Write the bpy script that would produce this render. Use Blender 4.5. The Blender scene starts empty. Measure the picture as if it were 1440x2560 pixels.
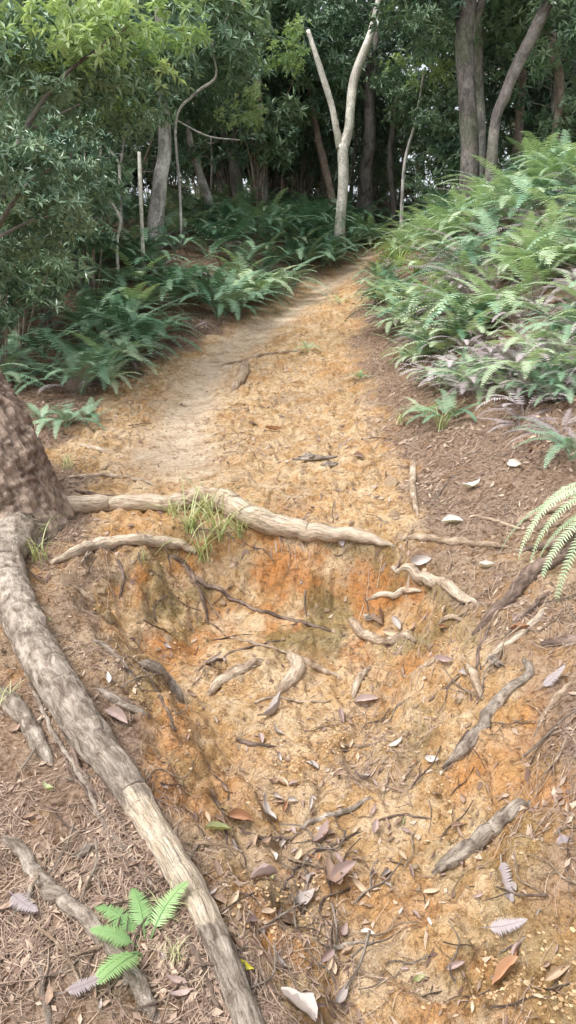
import bpy, math, random
import numpy as np
from mathutils import Vector, Matrix
random.seed(7); rng=np.random.default_rng(7)
S=bpy.context.scene; COL=S.collection
PITCH=math.radians(15); F=1849.0; CAM=np.array([0,0,1.55])
# ------------------------------------------------------------------ noise
def h2(ix,iy,seed):
    ix=ix.astype(np.int64).astype(np.uint64); iy=iy.astype(np.int64).astype(np.uint64)
    M=np.uint64(0xffffffff)
    h=(ix*np.uint64(374761393)+iy*np.uint64(668265263)+np.uint64(seed*1274126+17))&M
    h=((h^(h>>np.uint64(13)))*np.uint64(1274126177))&M
    h=h^(h>>np.uint64(16))
    return (h&np.uint64(0xffffff)).astype(np.float64)/16777215.0
def vn(x,y,seed=0):
    x=np.asarray(x,float);y=np.asarray(y,float)
    ix=np.floor(x);iy=np.floor(y);fx=x-ix;fy=y-iy
    fx=fx*fx*(3-2*fx);fy=fy*fy*(3-2*fy)
    a=h2(ix,iy,seed);b=h2(ix+1,iy,seed);c=h2(ix,iy+1,seed);d=h2(ix+1,iy+1,seed)
    return (a*(1-fx)+b*fx)*(1-fy)+(c*(1-fx)+d*fx)*fy
def fbm(x,y,seed=0,o=4):
    s=0;a=.5;t=0
    for i in range(o):
        s=s+a*vn(x*2**i+i*7.3,y*2**i-i*3.1,seed+i);t+=a;a*=.5
    return s/t-.5
def ss(t): 
    t=np.clip(t,0,1); return t*t*(3-2*t)
def table(xs,ys,s):
    g=np.arange(-20,260,.02); v=np.interp(g,xs,ys)
    k=int(s*3/.02); kk=np.exp(-.5*(np.arange(-k,k+1)*.02/s)**2); kk/=kk.sum()
    v=np.convolve(np.pad(v,k,mode='edge'),kk,mode='valid')
    return lambda y:np.interp(y,g,v)
# ------------------------------------------------------------------ terrain
Up=table([-20,-3,0,1,2,3,4,5.5,7,8.5,10,12.5,15,17,20,26,40,80,250],
         [-2,-.35,-.05,.05,.18,.32,.46,.60,.80,1.10,1.47,2.08,2.74,3.17,3.7,3.8,2,-6,-40],.35)
Dp=table([-20,0,1,2,3,3.6,4.2],[.06,.12,.17,.25,.37,.40,.40],.2)
GL=table([-20,.3,1.3,2,2.7,3.4,4.5],[-.4,-.05,-.15,-.52,-.88,-1.12,-1.25],.15)
GR=table([-20,1,2,2.5,3.2,4],[1.0,.95,1.0,1.0,1.02,.9],.15)
RB=table([-20,1,3,5,7,9,11,13,15,18,25],[.9,.9,.95,1.05,1.0,1.0,1.25,1.5,2.1,3.8,9],.4)
RS=table([-20,1,3,6,10,15,20,40],[.22,.31,.42,.62,.68,.58,.35,.1],.5)
TL=table([-20,3.3,4.5,5,6.3,8.2,9.5,11.3,14,16,20,24],[-1.1,-1.15,-1.4,-1.75,-1.95,-1.55,-.95,-.1,.95,1.8,5,9],.2)
TR=table([-20,3.5,5,6.5,7.5,9,11,12.7,14,15.5,20,24],[.9,.85,.92,1.0,1.05,1.0,1.15,1.3,1.75,2.35,6.5,11],.2)
WC=table([-20,4.5,6.3,7.8,9.6,11.8,14.5,18],[-.75,-.75,-.95,-.85,-.40,.4,1.4,4],.3)
def yh(x): return np.interp(x,[-1.6,-1.1,-.6,-.25,.1,.5,.75,.95,1.3],[3.35,3.6,3.9,4.0,3.95,3.86,3.6,3.3,3.1])
def gully(x,y):
    n=fbm(x*3.1,y*3.1,11,4); n2=fbm(x*3.1+50,y*3.1,12,4)
    xx=x+.30*n; yy=y+.26*n2
    return ss((xx-GL(yy))/.6)*ss((GR(yy)-xx)/.8)*ss((yh(xx)-yy)/.46)
def macro(x,y):
    U=Up(y)
    b=RB(y); d=x-b
    sp=.3*np.log1p(np.exp(np.clip(d/.3,-30,30))); sp=3.8*np.tanh(sp/5.0)*1.3
    R=RS(y)*sp
    L=-.09*np.maximum(0,-x-2.6)
    L=np.maximum(L,-3)
    K=.55*ss((TL(y)-.1-x)/1.3)*ss((y-8.8)/3.6)
    dwall=.10*np.exp(-((y-6.2)/2.0)**2)*ss((x-.1)/1.0)
    big=fbm(x*.45,y*.45,5,3)*.35*ss((y-4)/5)*ss((np.abs(x-(TL(y)+TR(y))/2)-.8)/1.5)
    g=gully(x,y)
    w=-.07*np.exp(-((x-WC(y))/.33)**2)*ss((y-4.4)/1.2)
    return U+R+L+K+big+w+dwall-Dp(y)*g
def masks(x,y):
    g=gully(x,y)
    n=fbm(x*1.7,y*1.7,21,5)
    n2=fbm(x*6,y*6,22,3)
    e=n*.7+n2*.25
    tr=ss((x-TL(y)+e*.9)/.35)*ss((TR(y)-x+e*.9)/.35)*ss((y-3.3)/.3)
    path=np.maximum(tr,ss(g*2.6))
    worn=np.exp(-np.abs((x-WC(y)+n*.5+n2*.12)/.29)**2.6)*ss((y-4.2)/1.0)
    ledge=g*(1-ss((yh(x)-y-.5)/.4))
    wall=np.clip(4*g*(1-g),0,1)
    return g,path,worn,ledge,wall,n,n2
def H(x,y):
    x=np.asarray(x,float);y=np.asarray(y,float)
    g,path,worn,ledge,wall,n,n2=masks(x,y)
    near=1-ss((y-14)/10)
    c=fbm(x*7,y*7,31,4); f=fbm(x*22,y*22,32,3)
    rid=1-np.abs(fbm(x*9+3,y*9,33,3))*4
    rut=np.abs(fbm(x*5.5,y*2.6,35,4))
    z=macro(x,y)+(.065+.09*wall-.04*worn)*c+(.028+.035*wall-.018*worn)*f*near+.014*rid*(1-worn)*near
    z=z-.30*path*(1-worn)*np.clip(.10-rut,0,.1)*near
    z=z+wall*.02*np.sin((y*2+x)*17+n*16)*near
    return z
def ray(u,v):
    dx=(u-720)/F; dy=(1280-v)/F
    return np.array([dx, math.cos(PITCH)+dy*math.sin(PITCH), -math.sin(PITCH)+dy*math.cos(PITCH)])
TS=.8*(60/.8)**np.linspace(0,1,260)
def hit(u,v):
    d=ray(u,v); P=CAM[None]+TS[:,None]*d[None]
    below=P[:,2]<H(P[:,0],P[:,1])
    i=int(np.argmax(below)) if below.any() else len(TS)-1
    t=np.linspace(TS[max(0,i-1)],TS[i],14);P=CAM[None]+t[:,None]*d[None];b=P[:,2]<H(P[:,0],P[:,1])
    i=int(np.argmax(b)) if b.any() else 13
    p=P[i].copy(); p[2]=float(H(p[0],p[1]))
    return p, t[i]/F
def atdist(u,v,y):
    d=ray(u,v); t=y/d[1]; return CAM+t*d, t/F
def normal(x,y,e=.03):
    h=H(np.array([x+e,x-e,x,x]),np.array([y,y,y+e,y-e]))
    return Vector((-(h[0]-h[1])/(2*e),-(h[2]-h[3])/(2*e),1)).normalized()
# ------------------------------------------------------------------ mesh helpers
def build(name,V,parts,mats,attrs=None,smooth=True,colattr=None,grain=None):
    me=bpy.data.meshes.new(name); V=np.asarray(V,dtype=np.float32)
    me.vertices.add(len(V)); me.vertices.foreach_set('co',V.ravel())
    li=[];ls=[];mi=[];c=0
    for Fa,m in parts:
        Fa=np.asarray(Fa,dtype=np.int32)
        if len(Fa)==0: continue
        k=Fa.shape[1]; li.append(Fa.ravel()); ls.append(c+np.arange(len(Fa),dtype=np.int32)*k)
        mi.append(np.full(len(Fa),m,dtype=np.int32)); c+=Fa.size
    li=np.concatenate(li);ls=np.concatenate(ls);mi=np.concatenate(mi)
    me.loops.add(len(li)); me.loops.foreach_set('vertex_index',li)
    me.polygons.add(len(ls)); me.polygons.foreach_set('loop_start',ls)
    me.polygons.foreach_set('material_index',mi)
    me.polygons.foreach_set('use_smooth',np.full(len(ls),smooth,dtype=bool))
    for m in mats: me.materials.append(m)
    me.update(calc_edges=True)
    for k,a in (attrs or {}).items():
        at=me.attributes.new(k,'FLOAT','POINT'); at.data.foreach_set('value',np.asarray(a,dtype=np.float32))
    if grain is not None:
        at=me.attributes.new('grain','FLOAT_VECTOR','POINT'); at.data.foreach_set('vector',np.asarray(grain,dtype=np.float32).ravel())
    if colattr is not None:
        at=me.attributes.new('cover','FLOAT_COLOR','POINT'); at.data.foreach_set('color',np.asarray(colattr,dtype=np.float32).ravel())
    me.validate()
    return me
def add(name,data,loc=(0,0,0),rot=None,scale=None,parent=None):
    o=bpy.data.objects.new(name,data); COL.objects.link(o)
    o.location=loc
    if rot is not None: o.rotation_euler=rot
    if scale is not None: o.scale=(scale,)*3 if np.isscalar(scale) else scale
    if parent is not None: o.parent=parent
    return o
def tag(o,label,cat,group=None,kind=None):
    o['label']=label;o['category']=cat
    if group:o['group']=group
    if kind:o['kind']=kind
    return o
def catmull(P,n):
    P=np.asarray(P,float); Q=np.vstack([2*P[0]-P[1],P,2*P[-1]-P[-2]])
    out=[];m=len(P)-1
    for s in np.linspace(0,m,n):
        i=min(int(s),m-1);t=s-i;a,b,c,d=Q[i],Q[i+1],Q[i+2],Q[i+3]
        out.append(.5*((2*b)+(-a+c)*t+(2*a-5*b+4*c-d)*t*t+(-a+3*b-3*c+d)*t**3))
    return np.array(out)
class MB:
    def __init__(s): s.V=[];s.Q=[];s.T=[];s.n=0;s.A={'bare':[],'tint':[]};s.G=[]
    def tube(s,P,R,k=10,rough=.12,seed=0,bare=0.,cap=True,freq=9.,tint=.5,plates=0.):
        P=np.asarray(P,float);R=np.asarray(R,float);n=len(P)
        T=np.gradient(P,axis=0);T/=np.linalg.norm(T,axis=1)[:,None]+1e-9
        up=np.array([0,0,1.]) if abs(T[0][2])<.8 else np.array([0,1.,0])
        u=np.cross(T[0],up);u/=np.linalg.norm(u);U=np.zeros((n,3))
        for i in range(n):
            u=u-T[i]*np.dot(u,T[i]);u/=np.linalg.norm(u)+1e-9;U[i]=u
        W=np.cross(T,U);L=np.concatenate([[0],np.cumsum(np.linalg.norm(np.diff(P,axis=0),axis=1))])
        a=np.arange(k)*2*math.pi/k;ca=np.cos(a)[None];sa=np.sin(a)[None];LL=L[:,None]
        m=1+rough*2*fbm(ca*1.3+seed*3.7+5+0*LL,LL*freq+sa*1.3,seed+60,3)
        m=m*(1+rough*.9*fbm(LL*freq*.7+0*ca,seed*1.7+0*LL*ca,seed+61,2))
        if plates: m=m+plates*np.clip(.12-np.abs(fbm(a[None]*k/7+0*LL,LL*9+ca,seed+62,3)),0,.12)*-6+plates*fbm(a[None]*k/3+0*LL,LL*25,seed+63,2)
        rr=R[:,None]*m
        V=P[:,None]+rr[...,None]*(ca[...,None]*U[:,None]+sa[...,None]*W[:,None])
        b=s.n; s.V.append(V.reshape(-1,3))
        rm=max(.008,float(R.mean()));s.G.append(np.stack([ca*rm+0*LL+seed,sa*rm+0*LL,LL+0*ca],-1).reshape(-1,3))
        i,j=np.meshgrid(np.arange(n-1),np.arange(k),indexing='ij');j2=(j+1)%k
        s.Q.append(np.stack([b+i*k+j,b+i*k+j2,b+(i+1)*k+j2,b+(i+1)*k+j],-1).reshape(-1,4))
        s.n+=n*k
        br=np.broadcast_to(np.asarray(bare,float),(n,))
        s.A['bare'].append(np.repeat(br,k)); s.A['tint'].append(np.full(n*k,tint))
        if cap:
            s.V.append(P[[0,-1]]+np.array([-T[0]*R[0]*.3,T[-1]*R[-1]*.3]));c0=s.n;s.n+=2
            s.G.append(np.array([[seed,0,0],[seed,0,L[-1]]],float))
            s.A['bare'].append(np.array([1.,1.]));s.A['tint'].append(np.array([tint,tint]))
            jj=np.arange(k);j2=(jj+1)%k
            s.T.append(np.stack([np.full(k,c0),b+j2,b+jj],-1))
            e=b+(n-1)*k; s.T.append(np.stack([np.full(k,c0+1),e+jj,e+j2],-1))
        return s
    def mesh(s,name,mat,off=None,smooth=True):
        V=np.vstack(s.V)
        if off is not None: V=V-np.asarray(off)[None]
        parts=[]
        if s.Q: parts.append((np.vstack(s.Q),0))
        if s.T: parts.append((np.vstack(s.T),0))
        return build(name,V,parts,[mat],{k:np.concatenate(v) for k,v in s.A.items()},smooth,grain=np.vstack(s.G))
# ------------------------------------------------------------------ materials
def newmat(n):
    m=bpy.data.materials.new(n);m.use_nodes=True;nt=m.node_tree
    b=nt.nodes['Principled BSDF'];return m,nt,b
def nd(nt,t,**k):
    n=nt.nodes.new(t)
    for a,v in k.items(): setattr(n,a,v)
    return n
def mixc(nt,f,a,b,mode='MIX'):
    n=nt.nodes.new('ShaderNodeMix');n.data_type='RGBA';n.blend_type=mode
    for s,v in ((n.inputs[0],f),(n.inputs[6],a),(n.inputs[7],b)):
        if isinstance(v,bpy.types.NodeSocket): nt.links.new(v,s)
        elif isinstance(v,(tuple,list)): s.default_value=(*v,1) if len(v)==3 else v
        else: s.default_value=v
    return n.outputs[2]
def mth(nt,op,a,b=0.,clamp=False):
    n=nt.nodes.new('ShaderNodeMath');n.operation=op;n.use_clamp=clamp
    for s,v in ((n.inputs[0],a),(n.inputs[1],b)):
        if isinstance(v,bpy.types.NodeSocket): nt.links.new(v,s)
        else: s.default_value=v
    return n.outputs[0]
def noise(nt,vec,sc,det=6,rough=.6,dist=0.):
    n=nt.nodes.new('ShaderNodeTexNoise');n.inputs['Scale'].default_value=sc;n.inputs['Detail'].default_value=det
    n.inputs['Roughness'].default_value=rough;n.inputs['Distortion'].default_value=dist
    nt.links.new(vec,n.inputs['Vector']);return n.outputs['Fac']
def ramp(nt,fac,a,b):
    n=nt.nodes.new('ShaderNodeMapRange');n.interpolation_type='SMOOTHSTEP'
    nt.links.new(fac,n.inputs[0]);n.inputs[1].default_value=a;n.inputs[2].default_value=b
    return n.outputs[0]
def bump(nt,h,st,dist,bsdf,prev=None):
    n=nt.nodes.new('ShaderNodeBump');n.inputs['Strength'].default_value=st;n.inputs['Distance'].default_value=dist
    nt.links.new(h,n.inputs['Height'])
    if prev is not None: nt.links.new(prev,n.inputs['Normal'])
    if bsdf is not None: nt.links.new(n.outputs[0],bsdf.inputs['Normal'])
    return n.outputs[0]
def ground_mat():
    m,nt,b=newmat('clay_soil');tc=nd(nt,'ShaderNodeTexCoord').outputs['Object']
    at=nd(nt,'ShaderNodeAttribute',attribute_name='cover');sp=nd(nt,'ShaderNodeSeparateColor');nt.links.new(at.outputs['Color'],sp.inputs[0])
    Lt,Wl,Wn=sp.outputs[0],sp.outputs[1],sp.outputs[2]
    n1=noise(nt,tc,1.6,4,.6,.4);n2=noise(nt,tc,7,7,.68,.6);n3=noise(nt,tc,40,5,.7);n4=noise(nt,tc,3.1,5,.6);n5=noise(nt,tc,130,3,.7)
    c=mixc(nt,ramp(nt,n2,.37,.63),(.54,.33,.15),(.78,.585,.37))
    c=mixc(nt,mth(nt,'MULTIPLY',ramp(nt,n1,.49,.67),.55),c,(.55,.28,.10))
    c=mixc(nt,mth(nt,'MULTIPLY',Wl,mth(nt,'MULTIPLY',ramp(nt,n4,.45,.60),.8)),c,(.54,.22,.06))
    c=mixc(nt,mth(nt,'MULTIPLY',Wl,mth(nt,'MULTIPLY',ramp(nt,noise(nt,tc,2.3,5,.65),.47,.58),.75)),c,(.24,.19,.08))
    c=mixc(nt,mth(nt,'MULTIPLY',Wn,.85),c,mixc(nt,ramp(nt,n2,.35,.65),(.60,.46,.33),(.79,.65,.49)))
    lf=mth(nt,'MULTIPLY',Lt,ramp(nt,mth(nt,'ADD',n2,mth(nt,'MULTIPLY',Lt,.25)),.44,.68))
    lc=mixc(nt,ramp(nt,n3,.3,.7),(.15,.095,.07),(.37,.27,.205))
    c=mixc(nt,mth(nt,'MULTIPLY',lf,.88),c,lc)
    dk=mth(nt,'MULTIPLY',mth(nt,'SUBTRACT',1.,ramp(nt,n3,.34,.50)),mth(nt,'SUBTRACT',1.,mth(nt,'MULTIPLY',Wn,.5)))
    c=mixc(nt,dk,c,mixc(nt,1.0,c,(.56,.50,.44),'MULTIPLY'))
    c=mixc(nt,mth(nt,'MULTIPLY',mth(nt,'SUBTRACT',1.,ramp(nt,n2,.30,.43)),.6),c,(.25,.15,.08))
    vw=nd(nt,'ShaderNodeVectorMath',operation='ADD');nt.links.new(tc,vw.inputs[0]);
    nn=nd(nt,'ShaderNodeTexNoise');nn.inputs['Scale'].default_value=6;nt.links.new(tc,nn.inputs['Vector'])
    sc=nd(nt,'ShaderNodeVectorMath',operation='SCALE');sc.inputs['Scale'].default_value=.22;nt.links.new(nn.outputs['Color'],sc.inputs[0]);nt.links.new(sc.outputs[0],vw.inputs[1])
    vc=nd(nt,'ShaderNodeTexVoronoi',feature='DISTANCE_TO_EDGE');vc.inputs['Scale'].default_value=13;nt.links.new(vw.outputs[0],vc.inputs['Vector'])
    cr=ramp(nt,vc.outputs['Distance'],.0,.05)
    c=mixc(nt,mth(nt,'MULTIPLY',mth(nt,'SUBTRACT',1.,cr),mth(nt,'MULTIPLY',ramp(nt,n4,.40,.56),.55)),c,(.28,.17,.09))
    nt.links.new(c,b.inputs['Base Color']);b.inputs['Roughness'].default_value=.93;b.inputs['Specular IOR Level'].default_value=.15
    p=bump(nt,n2,1.0,.06,None);p=bump(nt,cr,.6,.012,None,p);p=bump(nt,n3,1.0,.022,None,p);bump(nt,n5,.8,.006,b,p)
    return m
def bark(name,c1,c2,cb=(.5,.38,.25),vs=14,st=1.0,moss=0.,scale_z=.4,fine=60,obj=False):
    m,nt,b=newmat(name)
    tc=nd(nt,'ShaderNodeTexCoord').outputs['Object'] if obj else nd(nt,'ShaderNodeAttribute',attribute_name='grain').outputs['Vector']
    mp=nd(nt,'ShaderNodeMapping');mp.inputs['Scale'].default_value=(1,1,scale_z);nt.links.new(tc,mp.inputs[0]);v=mp.outputs[0]
    mg=nd(nt,'ShaderNodeMapping');mg.inputs['Scale'].default_value=(1,1,.09);nt.links.new(tc,mg.inputs[0]);vg=mg.outputs[0]
    a=noise(nt,v,vs,6,.7,.8);f=noise(nt,v,fine,4,.7);l=noise(nt,tc,vs*.35,4,.6);gr=noise(nt,vg,130,4,.65,.5)
    c=mixc(nt,ramp(nt,a,.36,.64),c1,c2)
    c=mixc(nt,ramp(nt,l,.50,.70),c,tuple(min(1,x*1.18+.02) for x in c2))
    if moss: c=mixc(nt,mth(nt,'MULTIPLY',ramp(nt,noise(nt,tc,vs*.2,5,.6),.5,.62),moss),c,(.11,.145,.07))
    bt=nd(nt,'ShaderNodeAttribute',attribute_name='bare').outputs['Fac']
    bare=mixc(nt,ramp(nt,gr,.34,.56),tuple(x*.5 for x in cb),cb)
    bare=mixc(nt,ramp(nt,a,.36,.6),mixc(nt,1.,bare,(.80,.74,.68),'MULTIPLY'),bare)
    bf=ramp(nt,mth(nt,'ADD',bt,mth(nt,'MULTIPLY',mth(nt,'SUBTRACT',l,.5),1.2)),.36,.56)
    c=mixc(nt,1.,c,mixc(nt,ramp(nt,f,.3,.6),(.6,.58,.55),(1.1,1.1,1.1)),'MULTIPLY')
    c=mixc(nt,bf,c,bare)
    nt.links.new(c,b.inputs['Base Color']);b.inputs['Roughness'].default_value=.88;b.inputs['Specular IOR Level'].default_value=.2
    p=bump(nt,a,st,.025,None);p=bump(nt,gr,.8,.007,None,p);bump(nt,f,st*.7,.006,b,p)
    return m
def leafmat(name,dark,light,rough=.45,trans=.25,spec=.5,vary=.25):
    m,nt,b=newmat(name)
    t=nd(nt,'ShaderNodeAttribute',attribute_name='tint').outputs['Fac']
    oi=nd(nt,'ShaderNodeObjectInfo').outputs['Random']
    tt=mth(nt,'ADD',t,mth(nt,'MULTIPLY',mth(nt,'SUBTRACT',oi,.5),vary),True)
    c=mixc(nt,tt,dark,light)
    nt.links.new(c,b.inputs['Base Color']);b.inputs['Roughness'].default_value=rough;b.inputs['Specular IOR Level'].default_value=spec
    if trans:
        tr=nd(nt,'ShaderNodeBsdfTranslucent');nt.links.new(mixc(nt,1.,c,(1.3,1.4,.7),'MULTIPLY'),tr.inputs[0])
        mx=nd(nt,'ShaderNodeMixShader');mx.inputs[0].default_value=trans
        nt.links.new(b.outputs[0],mx.inputs[1]);nt.links.new(tr.outputs[0],mx.inputs[2]);nt.links.new(mx.outputs[0],nt.nodes['Material Output'].inputs[0])
    return m
MG=ground_mat()
MPINE=bark('pine_bark',(.16,.11,.085),(.42,.32,.25),vs=16,st=1.4)
MROOTG=bark('grey_root_bark',(.20,.155,.12),(.46,.39,.32),(.74,.62,.48),vs=30,st=1.2)
MROOTT=bark('tan_root_bark',(.26,.18,.12),(.47,.36,.26),(.68,.56,.43),vs=34,st=.9)
MROOTD=bark('dark_root_bark',(.12,.085,.065),(.28,.205,.16),(.5,.38,.27),vs=30,st=1.)
MPALE=bark('pale_bark',(.46,.43,.37),(.78,.75,.68),vs=7,st=.5,moss=.25)
MGREY=bark('lichen_bark',(.24,.22,.20),(.57,.54,.51),vs=8,st=.9,moss=.4)
MDARK=bark('dark_bark',(.085,.075,.07),(.22,.195,.18),vs=8,st=.9,moss=.35)
MRED=bark('reddish_bark',(.20,.15,.13),(.42,.33,.28),vs=8,st=.8,moss=.2)
LF_FAR=leafmat('canopy_leaf',(.075,.145,.095),(.32,.44,.27),.34,0)
LF_MID=leafmat('glossy_leaf',(.10,.185,.115),(.37,.49,.30),.30,0)
LF_LIGHT=leafmat('young_leaf',(.23,.34,.16),(.54,.63,.36),.42,.3)
FERN_G=leafmat('fern_green',(.10,.22,.125),(.34,.48,.30),.5,0,vary=.5)
FERN_L=leafmat('fern_light_green',(.30,.42,.24),(.58,.68,.46),.5,.2,vary=.5)
FERN_D=leafmat('fern_dead',(.24,.195,.19),(.56,.50,.49),.8,.0,vary=.4)
GRASS=leafmat('grass_blade',(.22,.31,.09),(.56,.54,.30),.5,.2)
LIT=leafmat('litter',(.15,.09,.068),(.50,.38,.28),.75,0,.3)
DL=[leafmat('dry_leaf_'+n,a,b2,.6,.0,.4,vary=.6) for n,a,b2 in (('brown',(.20,.125,.085),(.40,.28,.20)),('grey',(.28,.235,.21),(.54,.47,.42)),('pinkish',(.27,.185,.16),(.44,.34,.30)),('tan',(.38,.27,.18),(.58,.45,.32)),('rust',(.27,.13,.07),(.42,.24,.13)))]
DL_Y=leafmat('yellow_leaf',(.5,.42,.03),(.65,.6,.08),.5,.2);DL_G=leafmat('olive_leaf',(.28,.31,.14),(.44,.44,.24),.5,.2)
DL_W=leafmat('bleached_leaf',(.55,.51,.46),(.76,.71,.66),.6,.1)
STONE=bark('stone',(.40,.27,.16),(.60,.45,.30),vs=20,st=.6,scale_z=1,obj=True)
# ------------------------------------------------------------------ ground + path sheets
def axis(lo,a,b,hi,d,gr):
    mid=np.arange(a,b,d);r=[b];s=d
    while r[-1]<hi: s*=gr;r.append(r[-1]+s)
    l=[a];s=d
    while l[-1]>lo: s*=gr;l.append(l[-1]-s)
    return np.concatenate([np.array(l[1:])[::-1],mid,np.array(r)])
xs=axis(-220,-1.7,1.9,220,.0105,1.045); ysx=axis(-40,1.0,4.6,240,.0105,1.012)
X,Y=np.meshgrid(xs,ysx); Z=H(X,Y)
g,path,worn,ledge,wall,n,n2=masks(X,Y)
litter=np.clip(1-path+.10+.45*np.clip(fbm(X*2.2,Y*2.2,41,4)*3,0,1),0,1)*(1-worn*.9)
litter=np.maximum(litter,.75*ss((X-.45)/.5)*(1-ss((np.abs(Y-5)-.6)/.8)))
litter=np.clip(litter+.3*g*(1-wall)*ss((2.9-Y)/.6),0,1)
litter=litter*(1-.35*ss((3.8-Y)/.5)*np.clip(fbm(X*1.9+9,Y*1.9,43,3)*5+.3,0,1))
wl=np.clip(ledge*1.3+wall*.8+.5*ss((X-.8)/.4)*ss((3-Y)/.5)+.35*ss((X-.2)/.5)*ss((Y-6)/1)*ss((11-Y)/2),0,1)
colr=np.stack([litter,wl,worn*path,np.ones_like(X)],-1).reshape(-1,4)
V=np.stack([X,Y,Z],-1).reshape(-1,3); ny,nx=X.shape
i,j=np.meshgrid(np.arange(ny-1),np.arange(nx-1),indexing='ij')
Q=np.stack([i*nx+j,i*nx+j+1,(i+1)*nx+j+1,(i+1)*nx+j],-1).reshape(-1,4)
pm=path.reshape(-1)[Q].mean(1)>.5
def sub(Qs,name):
    u,inv=np.unique(Qs,return_inverse=True)
    return build(name,V[u],[(inv.reshape(-1,4),0)],[MG],colattr=colr[u])
o=add('ground',sub(Q[~pm],'ground'));tag(o,'brown forest soil strewn with needles around the trail','ground',kind='structure')
o=add('path',sub(Q[pm],'path'));tag(o,'eroded yellow orange clay hiking trail with a gully','path',kind='structure')
# ------------------------------------------------------------------ roots
def ground_pts(px,rp,step=16,sink=.25,wig=0.,seed=0):
    px=np.asarray(px,float);rp=np.interp(np.linspace(0,1,len(px)),np.linspace(0,1,len(rp)),rp)
    Ln=np.linalg.norm(np.diff(px,axis=0),axis=1).sum();n=max(6,int(Ln/step))
    c=catmull(np.column_stack([px,rp]),n);P=[];R=[]
    for u,v,r in c:
        p,m=hit(u,v); rr=max(.002,r*m); P.append(p);R.append(rr)
    P=np.array(P);R=np.array(R)
    for _ in range(2):
        P[1:-1]=.25*P[:-2]+.5*P[1:-1]+.25*P[2:]
    if wig:
        s=np.arange(n)*.9+seed*3.3;P[:,0]+=wig*fbm(s,s*0+seed,seed+5,2)*2;P[:,1]+=wig*fbm(s+40,s*0+seed,seed+6,2)*2
    gz=H(P[:,0],P[:,1]); P[:,2]=.5*P[:,2]+.5*gz
    P[:,2]+=R*(1-2*sink)
    k=3*len(P);D=catmull(np.column_stack([P,R]),k)
    return D[:,:3],D[:,3]
def root(px,rp,mat,label,bare=0.,parent=None,name='tree_root',k=12,seed=1,rough=.27,sink=.2,step=16,plates=0.,wig=0.,dive=0.):
    P,R=ground_pts(px,rp,step=step,sink=sink,wig=wig,seed=seed)
    if dive:
        t=np.linspace(0,1,len(P));e=(1-ss(t/.14))+ss((t-.86)/.14);P[:,2]-=R*1.5*dive*e;R=R*(1-.3*e)
    else:
        P[0,2]-=R[0]*1.2;P[-1,2]-=R[-1]*1.2
    b=np.interp(np.linspace(0,1,len(P)),np.linspace(0,1,len(bare)),bare) if np.ndim(bare) else bare
    mb=MB().tube(P,R,k,rough,seed,b,freq=14,plates=plates)
    o0=P[0] if parent is None else np.array(parent.location)
    o=add(name,mb.mesh(name,mat,o0),loc=(0,0,0) if parent is not None else P[0],parent=parent)
    if parent is None: tag(o,label,'tree root','exposed roots on the trail')
    else: o['label']=label
    return o
pb=np.array([-1.58,3.9,float(H(-1.58,3.9))-.1])
pine=add('pine_tree',None,loc=pb);tag(pine,'big leaning pine with rough brown bark beside the trail','tree')
TP=catmull([(-1.56,3.9,pb[2]),(-1.58,3.9,.55),(-1.70,3.92,.87),(-1.88,4,1.27),(-2.3,4.1,2.6),(-2.9,4.3,6),(-3.3,4.5,10)],400)
TRr=np.interp(TP[:,2],[pb[2],.55,.87,1.27,2.6,6,10],[.46,.36,.33,.29,.24,.16,.05])
mb=MB().tube(TP,TRr,90,.08,3,0,freq=3.5,plates=.13)
add('trunk',mb.mesh('pine_trunk',MPINE,pb),parent=pine)
root([(150,1285),(240,1277),(330,1272),(440,1274),(500,1262),(560,1275),(620,1310),(700,1335),(800,1350),(900,1352),(985,1370)],[26,22,20,22,26,29,29,26,22,16,4],MROOTT,'pale weathered root running across the top of the bank',bare=[.3,.8,.9,.5,.15,.6,.9,.9,.9,1,1],parent=pine,name='root',k=24,seed=4,rough=.16,sink=.12,plates=.05)
root([(60,1350),(10,1420),(20,1480),(60,1580),(110,1680),(180,1790),(240,1880),(310,1970),(370,2070),(440,2180),(500,2280),(555,2400),(610,2540),(650,2660)],[60,52,50,50,50,49,47,42,38,37,35,36,36,34],MROOTG,'thick grey root with a stripped pale section',bare=[0,0,0,0,.05,0,.1,.15,.75,1,.8,.2,.1,.3],parent=pine,name='root',k=36,seed=9,rough=.10,sink=.2,plates=.08)
root([(130,1410),(180,1395),(230,1375),(330,1362),(440,1368),(490,1385)],[6,13,15,14,13,5],MROOTT,'curved pale root on the bank edge',bare=[.7,.8,.6,.5],parent=pine,name='root',seed=14,sink=.1,plates=.05)
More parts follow.
